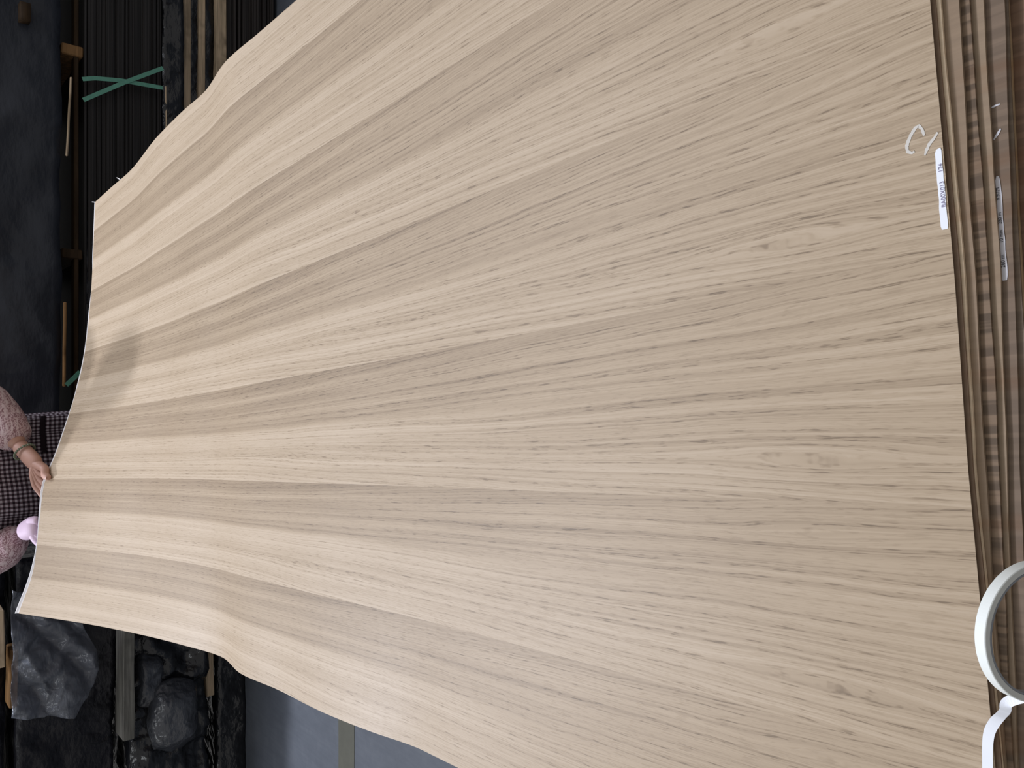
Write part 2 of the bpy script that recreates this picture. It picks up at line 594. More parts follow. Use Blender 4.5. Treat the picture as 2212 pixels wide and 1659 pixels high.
def near_edge(xs, z):
    q = sorted(to_uv(pt(x, y, z=z)) for x, y in zip(xs, XS))
    uu, vv = np.array([a for a, b in q]), np.array([b for a, b in q])
    sl = np.polyfit(uu, vv, 1)[0]

    def f(u):
        r = np.interp(u, uu, vv)
        return np.where(u < uu[0], vv[0] + sl * .5 * (u - uu[0]), np.where(u > uu[-1], vv[-1] + sl * .5 * (u - uu[-1]), r))
    return f


SHEET_EDGE = []
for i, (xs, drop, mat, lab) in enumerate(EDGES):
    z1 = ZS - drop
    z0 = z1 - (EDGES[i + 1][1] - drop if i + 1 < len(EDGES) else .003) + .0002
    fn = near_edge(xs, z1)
    SHEET_EDGE.append((fn, z1))
    n = 90
    uu = np.linspace(.004 * (i % 3), W - .005 * ((i + 1) % 3), n + 1)
    nv = fn(uu) + np.array([mnoise.noise(Vector((u * 14, i * 3.7, 0))) for u in uu]) * .0011
    rows = []
    far_v = L - .02 - .01 * (i % 4)
    ks = np.array([0, .004, .02, .1, .4, 1.0])
    verts, uvs = [], []
    for u, a in zip(uu, nv):
        for t in ks:
            v = a + (far_v - a) * t
            verts.append(flat(u, v, z1 + (.0001 * mnoise.noise(Vector((u * 30, i, 0))) if t < .01 else 0)))
            uvs.append((u, v))
    nb = len(ks) - 1
    f = grid_faces(n, nb)
    off = len(verts)
    for u, a in zip(uu, nv):
        for v in (a, far_v):
            verts.append(flat(u, v, z0))
            uvs.append((u, v + .02))
    f += grid_faces(n, 1, off, True)
    for j in range(n):
        a, b = j * (nb + 1), (j + 1) * (nb + 1)
        c, d = off + j * 2, off + (j + 1) * 2
        f.append((a, c, d, b))
        f.append((a + nb, b + nb, d + 1, c + 1))
    f.append(tuple(range(nb, -1, -1)) + (off, off + 1))
    e = n * (nb + 1)
    f.append(tuple(range(e, e + nb + 1)) + (off + n * 2 + 1, off + n * 2))
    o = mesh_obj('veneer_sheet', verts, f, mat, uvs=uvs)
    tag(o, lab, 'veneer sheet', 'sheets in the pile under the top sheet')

zlow = ZS - .0302
lower = empty('sheet_pile', tuple(flat(np.array(.6), np.array(1.1), 0.0)))
bm = bmesh.new()
z = .145
while z < zlow - .003:
    h = min(.0185, zlow - z)
    jv = random.uniform(-.004, .004)
    c = flat(np.array([.0, W, W, .0]), np.array([-.105 + jv, -.105 + jv, L - .04 + jv, L - .04 + jv]), z)
    vs = [bm.verts.new(p) for p in c] + [bm.verts.new(p + np.array([0, 0, h - .0012])) for p in c]
    for q in ((3, 2, 1, 0), (4, 5, 6, 7), (0, 1, 5, 4), (1, 2, 6, 5), (2, 3, 7, 6), (3, 0, 4, 7)):
        bm.faces.new([vs[i] for i in q])
    z += h
    if zlow - z < .004:
        break
plies = bm_obj('sheets', bm, veneer_edge_stack('brown_ply_edges', (0.17, 0.115, 0.075), .35))
plies['kind'] = 'stuff'
parts = [plies]
for k in range(7):
    v0 = -.08 + k * (L + .02) / 6.3
    a, b = flat(np.array([-.01, W + .01]), np.array([v0, v0]), .1325)
    parts.append(wood_bar('deck_board', a, b, .09, .023, M_SLAT, seed=k))
for u0 in (.06, W / 2, W - .06):
    a, b = flat(np.array([u0, u0]), np.array([-.12, L - .01]), .060)
    parts.append(wood_bar('bearer', a, b, .08, .119, M_SLAT, seed=u0))
adopt(lower, *parts)
tag(lower, 'tall pile of veneer sheets on a pallet that carries the sheets in front', 'pile')

# ---------------------------------------------------------------- the top sheet: leaves of oak on a white backing
top = empty('oak_veneer_sheet', tuple(P(np.array(W / 2), np.array(0.0))))
tag(top, 'large pale oak veneer sheet with fanning grain, held up at its far edge', 'veneer sheet')
SEAMS = [0.0, .1860] + [.1860 + LEAF_W * k for k in range(1, 6)] + [W]
NV = 300
leaves = []
near_f = near_edge((2009, 2062, 2090, 2150), ZS)
for i in range(len(SEAMS) - 1):
    s0, s1 = SEAMS[i], SEAMS[i + 1]
    n = 14
    verts, uvs = [], []
    lead = LEAF_W - .186 if i == 0 else 0.0
    for u in np.linspace(s0, s1, n + 1):
        v0 = float(near_f(np.array(u)))
        vv = np.linspace(v0, L, NV + 1)
        p = P(np.full(NV + 1, u), vv)
        # torn little nick in the far right corner
        verts += [tuple(q) for q in p]
        uvs += [(u - s0 + lead, v) for v in vv]
    o = mesh_obj('veneer_leaf', verts, grid_faces(n, NV), M_OAK, uvs=uvs, smooth=True)
    sm = o.modifiers.new('thickness', 'SOLIDIFY')
    sm.thickness = .0007
    sm.offset = -1
    sm.use_rim = False
    o['leaf_number'] = float(i)
    leaves.append(o)
# white fleece backing, a little wider than the face along the far edge
ext = curve([(-.002, .010), (.10, .008), (.2, .0055), (.30, .0045), (.40, .0045), (.47, .0032), (.6, .0045), (.85, .0035), (.97, .0045), (1.1, .003), (1.222, .003)])
lip = curve([(-.002, .0085), (.08, .0070), (.2, .0045), (.30, .0042), (.37, .0058), (.42, .0032), (.52, .0026), (.62, .0030), (.75, .0022), (.95, .0028), (1.1, .0016), (1.222, .0014)])  # upturned lip added to give the bright band of the back-lit edge
gap = curve([(-.002, .0), (.08, .0), (.12, .0008), (.17, .005), (.22, .005), (.26, .0006), (.30, .0), (.40, .0), (.50, .0), (.54, .0005), (.60, .003), (.66, .0005), (.72, .0), (.84, .0), (.88, .0008), (.93, .004), (1.0, .004), (1.05, .0006), (1.1, .0), (1.222, .0)])
verts = []
nu = 160
for u in np.linspace(0, W, nu + 1):
    v0 = float(near_f(np.array(u))) + .001
    vv = np.concatenate([np.linspace(v0, L - .06, 190), np.linspace(L - .055, L, 6), L + float(ext(u)) * np.linspace(.2, 1, 5)])
    g = max(0.0, float(gap(u))) * np.clip((vv - (L - .05)) / .05, 0, 1) ** 2
    p = P(np.full(len(vv), u), np.minimum(vv, L), -.0008)
    e = np.maximum(vv - L, 0)
    p[:, :2] += np.multiply.outer(e, V)
    p[:, 2] += -g * (1 - .5 * e / .006) + float(lip(u)) * (e / max(float(ext(u)), 1e-4)) ** 1.5
    verts += [tuple(q) for q in p]
bk = mesh_obj('backing', verts, grid_faces(nu, 200), M_FLEECE, smooth=True)
sm = bk.modifiers.new('thickness', 'SOLIDIFY')
sm.thickness = .0007
sm.offset = -1
bk['label'] = 'white fleece backing showing as a rim'
adopt(top, bk, *leaves)


def stroke(name, px, wid, m, lift=.0003, surf=None):
    """Flat drawn stroke along photograph pixels laid on a surface height."""
    pts = []
    for x, y in px:
        p = pt(x, y, z=ZS if surf is None else surf)
        pts.append(Vector((p.x, p.y, (ZS if surf is None else surf) + lift)))
    # resample
    q = []
    for a, b in zip(pts, pts[1:]):
        for t in np.linspace(0, 1, 7)[:-1]:
            q.append(a.lerp(b, float(t)))
    q.append(pts[-1])
    vs, f = [], []
    for i, p in enumerate(q):
        d = (q[min(i + 1, len(q) - 1)] - q[max(i - 1, 0)]).normalized()
        s = Vector((-d.y, d.x, 0))
        w = wid * (.55 + .45 * math.sin(math.pi * min(1, max(0, i / (len(q) - 1))) * .9 + .15)) * (1 + .35 * mnoise.noise(p * 900))
        vs += [p - s * w / 2, p + s * w / 2]
    for i in range(len(q) - 1):
        f.append((2 * i, 2 * i + 1, 2 * i + 3, 2 * i + 2))
    vs2 = vs + [v + Vector((0, 0, .0001)) for v in vs]
    nb = len(vs)
    ff = [tuple(reversed(x)) for x in f] + [tuple(i + nb for i in x) for x in f]
    for i in range(len(q) - 1):
        a, b = 2 * i, 2 * i + 2
        ff += [(a, b, b + nb, a + nb), (a + 1, a + 1 + nb, b + 1 + nb, b + 1)]
    return mesh_obj(name, vs2, ff, m)


ck = stroke('chalk_mark', [(1997, 293), (1992, 279), (1985, 272), (1977, 277), (1968, 292), (1962, 306), (1959, 317), (1961, 328), (1970, 331), (1976, 327)], .0026, M_CHALK)
ck['label'] = 'hooked white chalk stroke'
ck2 = stroke('chalk_mark', [(2026, 286), (2018, 299), (2008, 311), (2002, 324), (1998, 336)], .0024, M_CHALK)
ck2['label'] = 'slanting white chalk stroke'
spl = []
for v_, a_, l_ in ((2.135, .9, .022), (2.392, 1.3, .016)):
    b_ = Vector(P(np.array(W - .001), np.array(v_)))
    e_ = b_ + Vector((math.cos(a_) * l_ * .6, math.sin(a_) * l_, .006))
    bm = bmesh.new()
    bar(bm, b_, e_, .0022, .0008)
    spl.append(bm_obj('splinter', bm, M_FLEECE))
adopt(top, ck, ck2, *spl)

# ---------------------------------------------------------------- paper labels with writing


def text_mesh(name, body, size, m, origin, xdir, ydir, zoff=.00035, bold=0.0, parent=None):
    c = bpy.data.curves.new(name, 'FONT')
    c.body = body
    c.size = size
    c.offset = bold
    c.extrude = .00005
    o = bpy.data.objects.new(name + '_tmp', c)
    COL.objects.link(o)
    dg = bpy.context.evaluated_depsgraph_get()
    me = bpy.data.meshes.new_from_object(o.evaluated_get(dg))
    bpy.data.objects.remove(o)
    bpy.data.curves.remove(c)
    x, y = Vector(xdir).normalized(), Vector(ydir).normalized()
    zz = x.cross(y).normalized()
    y = zz.cross(x)
    me.transform(Matrix.Translation(Vector(origin) + zz * zoff) @ Matrix((x, y, zz)).transposed().to_4x4())
    me.materials.clear()
    me.materials.append(m)
    ob = bpy.data.objects.new(name, me)
    COL.objects.link(ob)
    return ob


def paper_label(name, corners, zz, m, texts, ink, label, thick=.0003):
    """Corners as photograph pixels: far-left, far-right, near-right, near-left as read."""
    c = [pt(x, y, z=zz) for x, y in corners]
    fl_, fr, nr, nl = c
    n = 24
    vs, f = [], []
    for i in range(n + 1):
        t = i / n
        a, b = fl_.lerp(fr, t), nl.lerp(nr, t)
        w = .0004 * mnoise.noise(Vector((t * 9, zz * 50, 1)))
        d = (b - a).normalized()
        if i in (0, n):
            a = a + d * .0008
            b = b - d * .0006
        for q, h in ((a, 0), (b, 0), (b, thick), (a, thick)):
            vs.append(q + d * w + Vector((0, 0, h + .0002)))
    for i in range(n):
        a, b = i * 4, i * 4 + 4
        for j in range(4):
            k2 = (j + 1) % 4
            f.append((a + j, a + k2, b + k2, b + j))
    f += [(3, 2, 1, 0), (n * 4, n * 4 + 1, n * 4 + 2, n * 4 + 3)]
    root = mesh_obj(name, vs, f, m)
    xd, yd = (nr - nl), (fl_ - nl)
    for body, t, vt, size in texts:
        o = text_mesh('printed_text', body, size, ink, nl + xd * t + yd * vt + Vector((0, 0, thick + .0002)), xd, yd, .0003, parent=root)
        o.parent = root
    tag(root, label, 'label')
    return root


paper_label('paper_label', ((2033, 497), (2020, 325), (2033.5, 318), (2049, 494)), ZS, M_PAPER,
            (('BA00X013', .265, .03, .0045), ('174', .695, .03, .0045)), M_INK,
            'bright white paper label with printed code stuck on the edge of the oak sheet')
fnS7, zS7 = SHEET_EDGE[5]
lb2 = paper_label('paper_label', ((2164, 607), (2150.5, 381), (2160.5, 380), (2178, 605)), zS7, M_PAPER_SHADED,
            (('260 m', .12, .26, .0038), ('10 mm', .36, .26, .0034), ('280 m', .54, .26, .0034), ('9.97M', .77, .26, .0038)), M_INK_DARK,
            'shade-greyed paper label with handwritten figures on a lower brown sheet')
# faint chalk ticks on the lower sheets
for px in ([(2142, 233), (2150, 229), (2160, 225)], [(2147, 302), (2155, 290), (2162, 278)]):
    s = stroke('chalk_tick', px, .0016, M_PAPER_SHADED, .0003, SHEET_EDGE[5][1])
    tag(s, 'faint white chalk tick on a brown sheet, above the shade-greyed label' if px[0][1] == 233 else 'faint slanting chalk scratch on a brown sheet, nearer the shade-greyed label', 'chalk mark')

# ---------------------------------------------------------------- roll of white tape standing on the pile, its end stuck down
roll = empty('tape_roll', (0, 0, 0))
R_OUT, R_IN, T_W = .0447, .0392, .0078
toC = Vector((0, -.275, .961))
axis_up = Vector((0, .42, .905)).normalized()
axis_n = Vector((0, -.906, .42)).normalized()
ax_x = Vector((1, 0, 0))
tp = pt(2104, 1372, z=ZS + .082)
ctr = tp - axis_up * R_OUT + axis_n * T_W * .5


def ring(name, r0, r1, w, m, seg=128):
    vs, f = [], []
    prof = [(r0, -w / 2), (r1 - .0004, -w / 2), (r1, -w / 2 + .0004), (r1, w / 2 - .0004), (r1 - .0004, w / 2), (r0, w / 2)]
    for i in range(seg):
        a = 2 * math.pi * i / seg
        for r, h in prof:
            vs.append(ctr + ax_x * math.cos(a) * r + axis_up * math.sin(a) * r + axis_n * h)
    k = len(prof)
    for i in range(seg):
        for j in range(k):
            a, b = i * k + j, i * k + (j + 1) % k
            c, d = ((i + 1) % seg) * k + (j + 1) % k, ((i + 1) % seg) * k + j
            f.append((a, b, c, d))
    return mesh_obj(name, vs, f, m, smooth=False)


rt = ring('wound_tape', R_IN + .0014, R_OUT, T_W, M_TAPE)
rs = [ring('side_face', R_IN + .0015, R_OUT - .0003, T_W + .0003, M_TAPESIDE)]
rc = ring('cardboard_core', R_IN, R_IN + .0014, T_W + .0004, M_CORE)
# the loose end: leaves the roll at its left, twists down and lies along the sheet's edge
ctrl = []
a = math.radians(203)
p0 = ctr + ax_x * math.cos(a) * R_OUT + axis_up * math.sin(a) * R_OUT
path = [(p0, axis_n), (pt(2183, 1514, z=p0.z - .004), Vector((.3, -.75, .45))), (pt(2170, 1537, z=ZS + .020), Vector((.35, -.6, .6))), (pt(2151, 1557, z=ZS + .010), Vector((.1, -.35, .95))),
        (pt(2138, 1580, z=ZS + .003), Vector((0, -.1, 1))), (pt(2133.5, 1610, z=ZS + .0008), Vector((0, 0, 1))), (pt(2133.5, 1659, z=ZS + .0007), Vector((0, 0, 1))), (pt(2134, 1760, z=ZS + .0007), Vector((0, 0, 1)))]
cx = curve([(i, p.x) for i, (p, _) in enumerate(path)])
cy = curve([(i, p.y) for i, (p, _) in enumerate(path)])
cz = curve([(i, p.z) for i, (p, _) in enumerate(path)])
vs, f = [], []
NS = 70
for i in range(NS + 1):
    t = i / NS * (len(path) - 1)
    p = Vector((float(cx(t)), float(cy(t)), float(cz(t))))
    q = Vector((float(cx(min(t + .02, 7))), float(cy(min(t + .02, 7))), float(cz(min(t + .02, 7)))))
    q0 = Vector((float(cx(max(t - .02, 0))), float(cy(max(t - .02, 0))), float(cz(max(t - .02, 0)))))
    d = (q - q0).normalized()
    k = min(int(t), len(path) - 2)
    nrm = path[k][1].lerp(path[k + 1][1], t - k).normalized()
    # width direction: along the roll axis at the roll, across the edge once lying flat
    wd = (axis_n.lerp(nrm.cross(d), min(1, max(0, (t - .3) / 2.2)))).normalized()
    wd = (wd - d * wd.dot(d)).normalized()
    if wd.y > 0:
        wd = -wd
    nn = d.cross(wd).normalized()
    for s_ in (-1, 1):
        for h in (0, .00025):
            vs.append(p + wd * s_ * .0035 + nn * h)
for i in range(NS):
    a, b = i * 4, i * 4 + 4
    for x, y in ((0, 1), (1, 3), (3, 2), (2, 0)):
        f.append((a + x, a + y, b + y, b + x))
rl = mesh_obj('loose_end', vs, f, M_PAPER, smooth=False)
adopt(roll, rt, rc, rl, *rs)
rs[0]['label'] = 'grey side of the wound tape'
tag(roll, 'ring-shaped roll of narrow white tape with its loose end lying along the sheet edge', 'tape roll')

# ---------------------------------------------------------------- wrapped bundles behind


def crumple(p, seed, big, small, fine=0.0):
    q = p + Vector((seed * 7.3, seed * 3.1, 0))
    a = mnoise.noise(q * 2.6) * big
    b = (0.5 - abs(mnoise.noise(q * 7 + Vector((5, 0, 0))))) * small
    c = (0.5 - abs(mnoise.noise(q * 19 + Vector((0, 9, 0))))) * fine
    return a + b + c


def film_box(name, x0, x1, y0, y1, z0, z1, m, seed, big=.02, small=.02, fine=.006, step=.022, sag=0.0, parent=None, rnd=0.0):
    """Film-wrapped block: front, top and sides as one crumpled skin."""
    nx, ny, nz = max(2, int((x1 - x0) / step)), max(2, int((y1 - y0) / (step * 2.5))), max(2, int((z1 - z0) / step))
    bm = bmesh.new()
    cache = {}

    def v(i, j, k):
        key = (i, j, k)
        if key not in cache:
            p = Vector((x0 + (x1 - x0) * i / nx, y0 + (y1 - y0) * j / ny, z0 + (z1 - z0) * k / nz))
            if rnd:                                   # pillow-shaped bulge instead of a block
                fx, fz = 2 * i / nx - 1, 2 * k / nz - 1
                p.x = (x0 + x1) / 2 + (x1 - x0) / 2 * fx * (1 - .22 * fz * fz)
                p.z = (z0 + z1) / 2 + (z1 - z0) / 2 * fz * (1 - .16 * fx * fx)
                p.y += rnd * max(fx ** 4, fz ** 4) * (1 - j / ny)
            n = Vector(((i == nx) - (i == 0), (j == ny) - (j == 0), (k == nz) - (k == 0)))
            d = crumple(p, seed, big, small, fine)
            low = sag * max(0, mnoise.noise(Vector((p.x * 4, seed, 0)))) if k == 0 else 0
            n.z *= .22
            cache[key] = bm.verts.new(p + n * d - Vector((0, 0, low)))
        return cache[key]
    for i in range(nx):
        for k in range(nz):
            bm.faces.new((v(i, 0, k), v(i + 1, 0, k), v(i + 1, 0, k + 1), v(i, 0, k + 1)))
            bm.faces.new((v(i, ny, k), v(i, ny, k + 1), v(i + 1, ny, k + 1), v(i + 1, ny, k)))
        for j in range(ny):
            bm.faces.new((v(i, j, nz), v(i + 1, j, nz), v(i + 1, j + 1, nz), v(i, j + 1, nz)))
            bm.faces.new((v(i, j, 0), v(i, j + 1, 0), v(i + 1, j + 1, 0), v(i + 1, j, 0)))
    for j in range(ny):
        for k in range(nz):
            bm.faces.new((v(0, j, k), v(0, j, k + 1), v(0, j + 1, k + 1), v(0, j + 1, k)))
            bm.faces.new((v(nx, j, k), v(nx, j + 1, k), v(nx, j + 1, k + 1), v(nx, j, k + 1)))
    return bm_obj(name, bm, m, parent, smooth=True)


def layers(name, x0, x1, y0, y1, z0, z1, m, t=.006, jit=.012, seed=0):
    """Edges of many veneer leaves lying on one another."""
    rnd = random.Random(seed)
    bm = bmesh.new()
    z = z0
    while z < z1 - .0005:
        h = min(t * rnd.uniform(.5, 1.7), z1 - z)
        a, b, c = rnd.uniform(-1, 1) * jit, rnd.uniform(-1, 1) * jit * 2, rnd.uniform(-1, 1) * jit * 2
        n = 8
        vs = []
        for i in range(n + 1):
            x = x0 + b + (x1 + c - x0 - b) * i / n
            dy = mnoise.noise(Vector((x * 1.5, z * 60, seed))) * jit * .7
            vs.append([bm.verts.new(q) for q in ((x, y0 + a + dy, z), (x, y1, z), (x, y1, z + h - .0006), (x, y0 + a + dy, z + h - .0006))])
        for i in range(n):
            for j in range(4):
                k = (j + 1) % 4
                bm.faces.new((vs[i][j], vs[i][k], vs[i + 1][k], vs[i + 1][j]))
        bm.faces.new(vs[0][::-1])
        bm.faces.new(vs[n])
        z += h
    o = bm_obj(name, bm, m)
    o['kind'] = 'stuff'
    return o


YR = 3.30                              # front of the right-hand stacks
def zr_at(x): return pt(x, 200, Y=YR).z
def xr_at(x, y): return pt(x, y, Y=YR).x
XR0, XR1 = -.42, 2.2
# 1 lowest bundle standing on the floor, dark veneer edges
zb = zr_at(491)
low = empty('veneer_bundle', ((XR0 + XR1) / 2, YR + .5, 0))
ly = layers('veneer_edges', XR0 + .05, XR1, YR + .01, YR + 1.0, .012, zb - .004, M_EDGE2, .007, .012, 3)
sk = [wood_bar('skid', (x, YR + .05, .006), (x, YR + 1.0, .006), .09, .012, M_SLAT_DARK, seed=x) for x in (XR0 + .3, .9, XR1 - .3)]
adopt(low, ly, *sk)
tag(low, 'lowest bundle of dark veneer edges in the stack behind, under the pale pallet slats', 'veneer bundle')
# 2 pallet: three pale slats with film bulging between them
pal = empty('wooden_pallet', ((XR0 + XR1) / 2, YR + .5, zb))
prt = []
for (xa, xb, dy, mm) in ((395, 413, 0, M_SLAT), (431, 446, .01, M_SLAT), (466, 489, -.005, M_SLAT)):
    za, zz_ = zr_at(xa), zr_at(xb)
    for r in range(3 if xa != 431 else 1):
        yy = YR + .05 + dy + r * .42
        prt.append(wood_bar('pallet_slat', (XR0 - .02, yy, (za + zz_) / 2), (XR1, yy, (za + zz_) / 2), .10, za - zz_, mm, rough=.003, seed=xa + r))
zt, zbm = zr_at(413), zr_at(466)
for x in (XR0 + .15, .35, 1.2, XR1 - .2):
    zm = (zr_at(413) + zr_at(431)) / 2
    prt.append(wood_bar('pallet_block', (x - .06, YR + .52, (zt + zbm) / 2), (x + .06, YR + .52, (zt + zbm) / 2), .8, zt - zbm, M_SLAT_DARK, cuts=2, seed=x))
adopt(pal, *prt)
tag(pal, 'weathered wooden pallet with three pale horizontal slats in the stack behind', 'pallet')
fb = film_box('film_wrap', XR0 + .02, XR1, YR + .035, YR + .11, zr_at(464), zr_at(413), M_FILM_BLACK, 21, .012, .03, .008, .016)
fb['label'] = 'shiny black film bunched between the slats'
adopt(pal, fb)
# 3 strapped bundle
z3b, z3t = zr_at(394), zr_at(181)
mid = empty('veneer_bundle', ((XR0 + XR1) / 2, YR + .5, z3b))
ly = layers('veneer_edges', XR0, XR1 - .02, YR, YR + 1.0, zr_at(350), z3t, M_EDGE, .0075, .010, 8)
sk = film_box('film_wrap', XR0 - .01, XR1, YR - .006, YR + 1.0, z3b + .004, zr_at(351), M_FILM_BLACK, 5, .010, .028, .010, .012)
cl = film_box('film_cover', XR0 - .02, .30, YR - .018, YR + .5, zr_at(345), z3t - .006, M_FILM_DULL, 11, .016, .022, .006, .022)
cl2 = film_box('film_cover', .30, .62, YR + .004, YR + .5, zr_at(345), z3t - .01, M_FILM_DULL, 12, .012, .022, .006, .022)
sp = wood_bar('side_slat', (xr_at(356, 330), YR - .022, zr_at(356)), (xr_at(358, 190), YR - .022, zr_at(355)), .006, .006, M_SLAT, seed=4)


def strap(px, Y, w=.0155):
    q = [pt(x, y, Y=Y) for x, y in px]
    vs, f = [], []
    res = []
    for a, b in zip(q, q[1:]):
        for t in np.linspace(0, 1, 9)[:-1]:
            res.append(a.lerp(b, float(t)))
    res.append(q[-1])
    for i, p in enumerate(res):
        d = (res[min(i + 1, len(res) - 1)] - res[max(i - 1, 0)]).normalized()
        s = d.cross(Vector((0, 1, 0))).normalized()
        for e, h in ((-1, 0), (1, 0), (1, -.0012), (-1, -.0012)):
            vs.append(p + s * e * w / 2 + Vector((0, h, 0)))
    n = len(res)
    for i in range(n - 1):
        for j in range(4):
            k = (j + 1) % 4
            f.append((i * 4 + j, i * 4 + k, i * 4 + 4 + k, i * 4 + 4 + j))
    f += [(3, 2, 1, 0), (n * 4 - 4, n * 4 - 3, n * 4 - 2, n * 4 - 1)]
    return mesh_obj('strap', vs, f, M_STRAP)


s1 = strap([(180, 216), (264, 180), (352, 147)], YR - .050)
s2 = strap([(178, 171), (205, 169), (262, 174), (352, 190)], YR - .046)
s1['label'] = 'green plastic strap lying on top'
s2['label'] = 'green plastic strap lying below'
adopt(mid, ly, sk, cl, cl2, sp, s1, s2)
tag(mid, 'dark veneer bundle with two crossing green straps, on the pale-slatted pallet', 'veneer bundle')
# 4 bearers in the dark gap and the bundle they carry
z4 = zr_at(131)
for (xp, yp0, yp1, mm, lab) in ((150, 95, 118, M_SLAT_WARM, 'short orange-brown wood block in the dark gap above the strapped bundle'),
                                (150, 537, 558, M_SLAT_DARK, 'dark brown wood block in the gap behind the far edge of the oak sheet')):
    xa, xb = pt(150, yp1, Y=YR).x, pt(150, yp0, Y=YR).x
    zc0, zc1 = (zr_at(178), zr_at(152)) if mm is M_SLAT_WARM else (zr_at(168), zr_at(137))
    bm = bmesh.new()
    bar(bm, ((xa + xb) / 2, YR + .0, z3t + (z4 - z3t) / 2), ((xa + xb) / 2, YR + .9, z3t + (z4 - z3t) / 2), xb - xa, z4 - z3t - .004, bev=.004)
    for v in bm.verts:
        v.co += mnoise.noise_vector(v.co * 30) * .003
    o = bm_obj('bearer_block', bm, mm)
    tag(o, lab, 'wood block', 'blocks in the gap of the stack behind')
rail = wood_bar('bottom_rail', (XR0, YR + .03, (zr_at(171) + zr_at(161)) / 2), (XR1, YR + .03, (zr_at(171) + zr_at(161)) / 2), .05, zr_at(161) - zr_at(171), M_SLAT_DARK, seed=9)
tag(rail, 'long thin dark brown rail lying in the gap on the strapped bundle', 'wood rail')
upp = empty('film_wrapped_bundle', ((XR0 + XR1) / 2, YR + .5, z4))
core = layers('veneer_edges', XR0 + .05, XR1 - .05, YR + .05, YR + 1.0, z4, z4 + .5, M_EDGE, .01, .006, 14)
fs_ = film_box('film_wrap', XR0 + .0, XR1, YR - .035, YR + 1.02, z4 + .012, z4 + .52, M_FILM_NAVY, 31, .035, .018, .003, .022, sag=.015)
ws = wood_bar('edge_slat', (xr_at(131, 835), YR - .055, zr_at(131)), (xr_at(134, 655), YR - .055, zr_at(134)), .010, .011, M_SLAT_WARM, seed=3)
ws2 = wood_bar('edge_slat', (xr_at(143, 345), YR - .05, zr_at(138)), (xr_at(148, 175), YR - .05, zr_at(147)), .010, .008, M_SLAT, seed=6)
kn = film_box('wood_end', xr_at(50, 58), xr_at(50, 25), YR - .075, YR - .03, zr_at(58), zr_at(36), M_SLAT_DARK, 2, .01, .01, .002, .012)
kn['label'] = 'brown wood end poking out through the film'
adopt(upp, core, fs_, ws, ws2, kn)
tag(upp, 'large bundle under a smooth navy-black film sheet, topmost of the stack behind', 'wrapped bundle')
st = strap([(143, 832), (158, 818), (173, 803)], YR - .12, .016)
st['label'] = 'loose end of green strap'
adopt(mid, st)

# left-hand pile, a little further off
YL = 3.69
def zl_at(x): return pt(x, 1500, Y=YL).z
def xl_at(x, y): return pt(x, y, Y=YL).x
XL1, XL0 = xl_at(300, 1205), -3.2
# bottom: film-wrapped base with a slat, then the crumpled heap, a grey board, the tall wrapped bundle
bs = film_box('film_wrapped_bundle', XL0, xl_at(480, 1395), YL - .02, YL + .9, .0, zl_at(466), M_FILM_BLACK, 51, .012, .02, .010, .018)
tag(bs, 'low glossy black wrapped base of the pile standing on the grey floor', 'wrapped bundle')
sl = empty('slat_pair', ((XL0 + XL1) / 2, YL, zl_at(460)))
q = [wood_bar('pallet_slat', (xl_at(448, 1500), YL + .02, zl_at(449)), (xl_at(440, 1380), YL + .02, zl_at(446)), .10, .040, M_SLAT, rough=.004, seed=77),
     wood_bar('pallet_slat', (XL0, YL + .14, zl_at(446)), (xl_at(440, 1385), YL + .14, zl_at(440)), .09, .036, M_SLAT_DARK, rough=.004, seed=78)]
adopt(sl, *q)
tag(sl, 'pale and dark slat ends squeezed between the shiny film heap and the black base', 'pallet')
hp = empty('film_heap', ((XL0 + XL1) / 2, YL, zl_at(432)))
h1 = film_box('crumpled_film', xl_at(350, 1659) - .35, xl_at(350, 1370), YL - .05, YL + .85, zl_at(430), zl_at(277), M_FILM_BLACK, 61, .05, .07, .022, .014)
h2 = film_box('bulging_fold', xl_at(380, 1590), xl_at(380, 1455), YL - .16, YL + .1, zl_at(415), zl_at(308), M_FILM_SHEEN, 64, .045, .035, .010, .012, rnd=.07)
h3 = film_box('bulging_fold', xl_at(330, 1520), xl_at(330, 1395), YL - .10, YL + .1, zl_at(345), zl_at(283), M_FILM_SHEEN, 67, .03, .03, .010, .012, rnd=.05)
adopt(hp, h1, h2, h3)
tag(hp, 'crumpled shiny black film heap over a bundle, below the grey board', 'wrapped bundle')
gb = wood_bar('grey_board', (xl_at(246, 1575), YL - .10, zl_at(256)), (xl_at(258, 1240), YL - .10, zl_at(258)), .12, zl_at(247) - zl_at(271), M_SLAT_GREY, rough=.004, seed=5)
tag(gb, 'grey weathered board lying level between the black bundle and the shiny film heap', 'board')
tb = film_box('film_wrapped_bundle', XL0, XL1 + .05, YL - .02, YL + .9, zl_at(244), zl_at(34), M_FILM_DULL, 71, .03, .03, .008, .02)
tag(tb, 'tall bundle in dull black film above the grey board, beside the person', 'wrapped bundle')
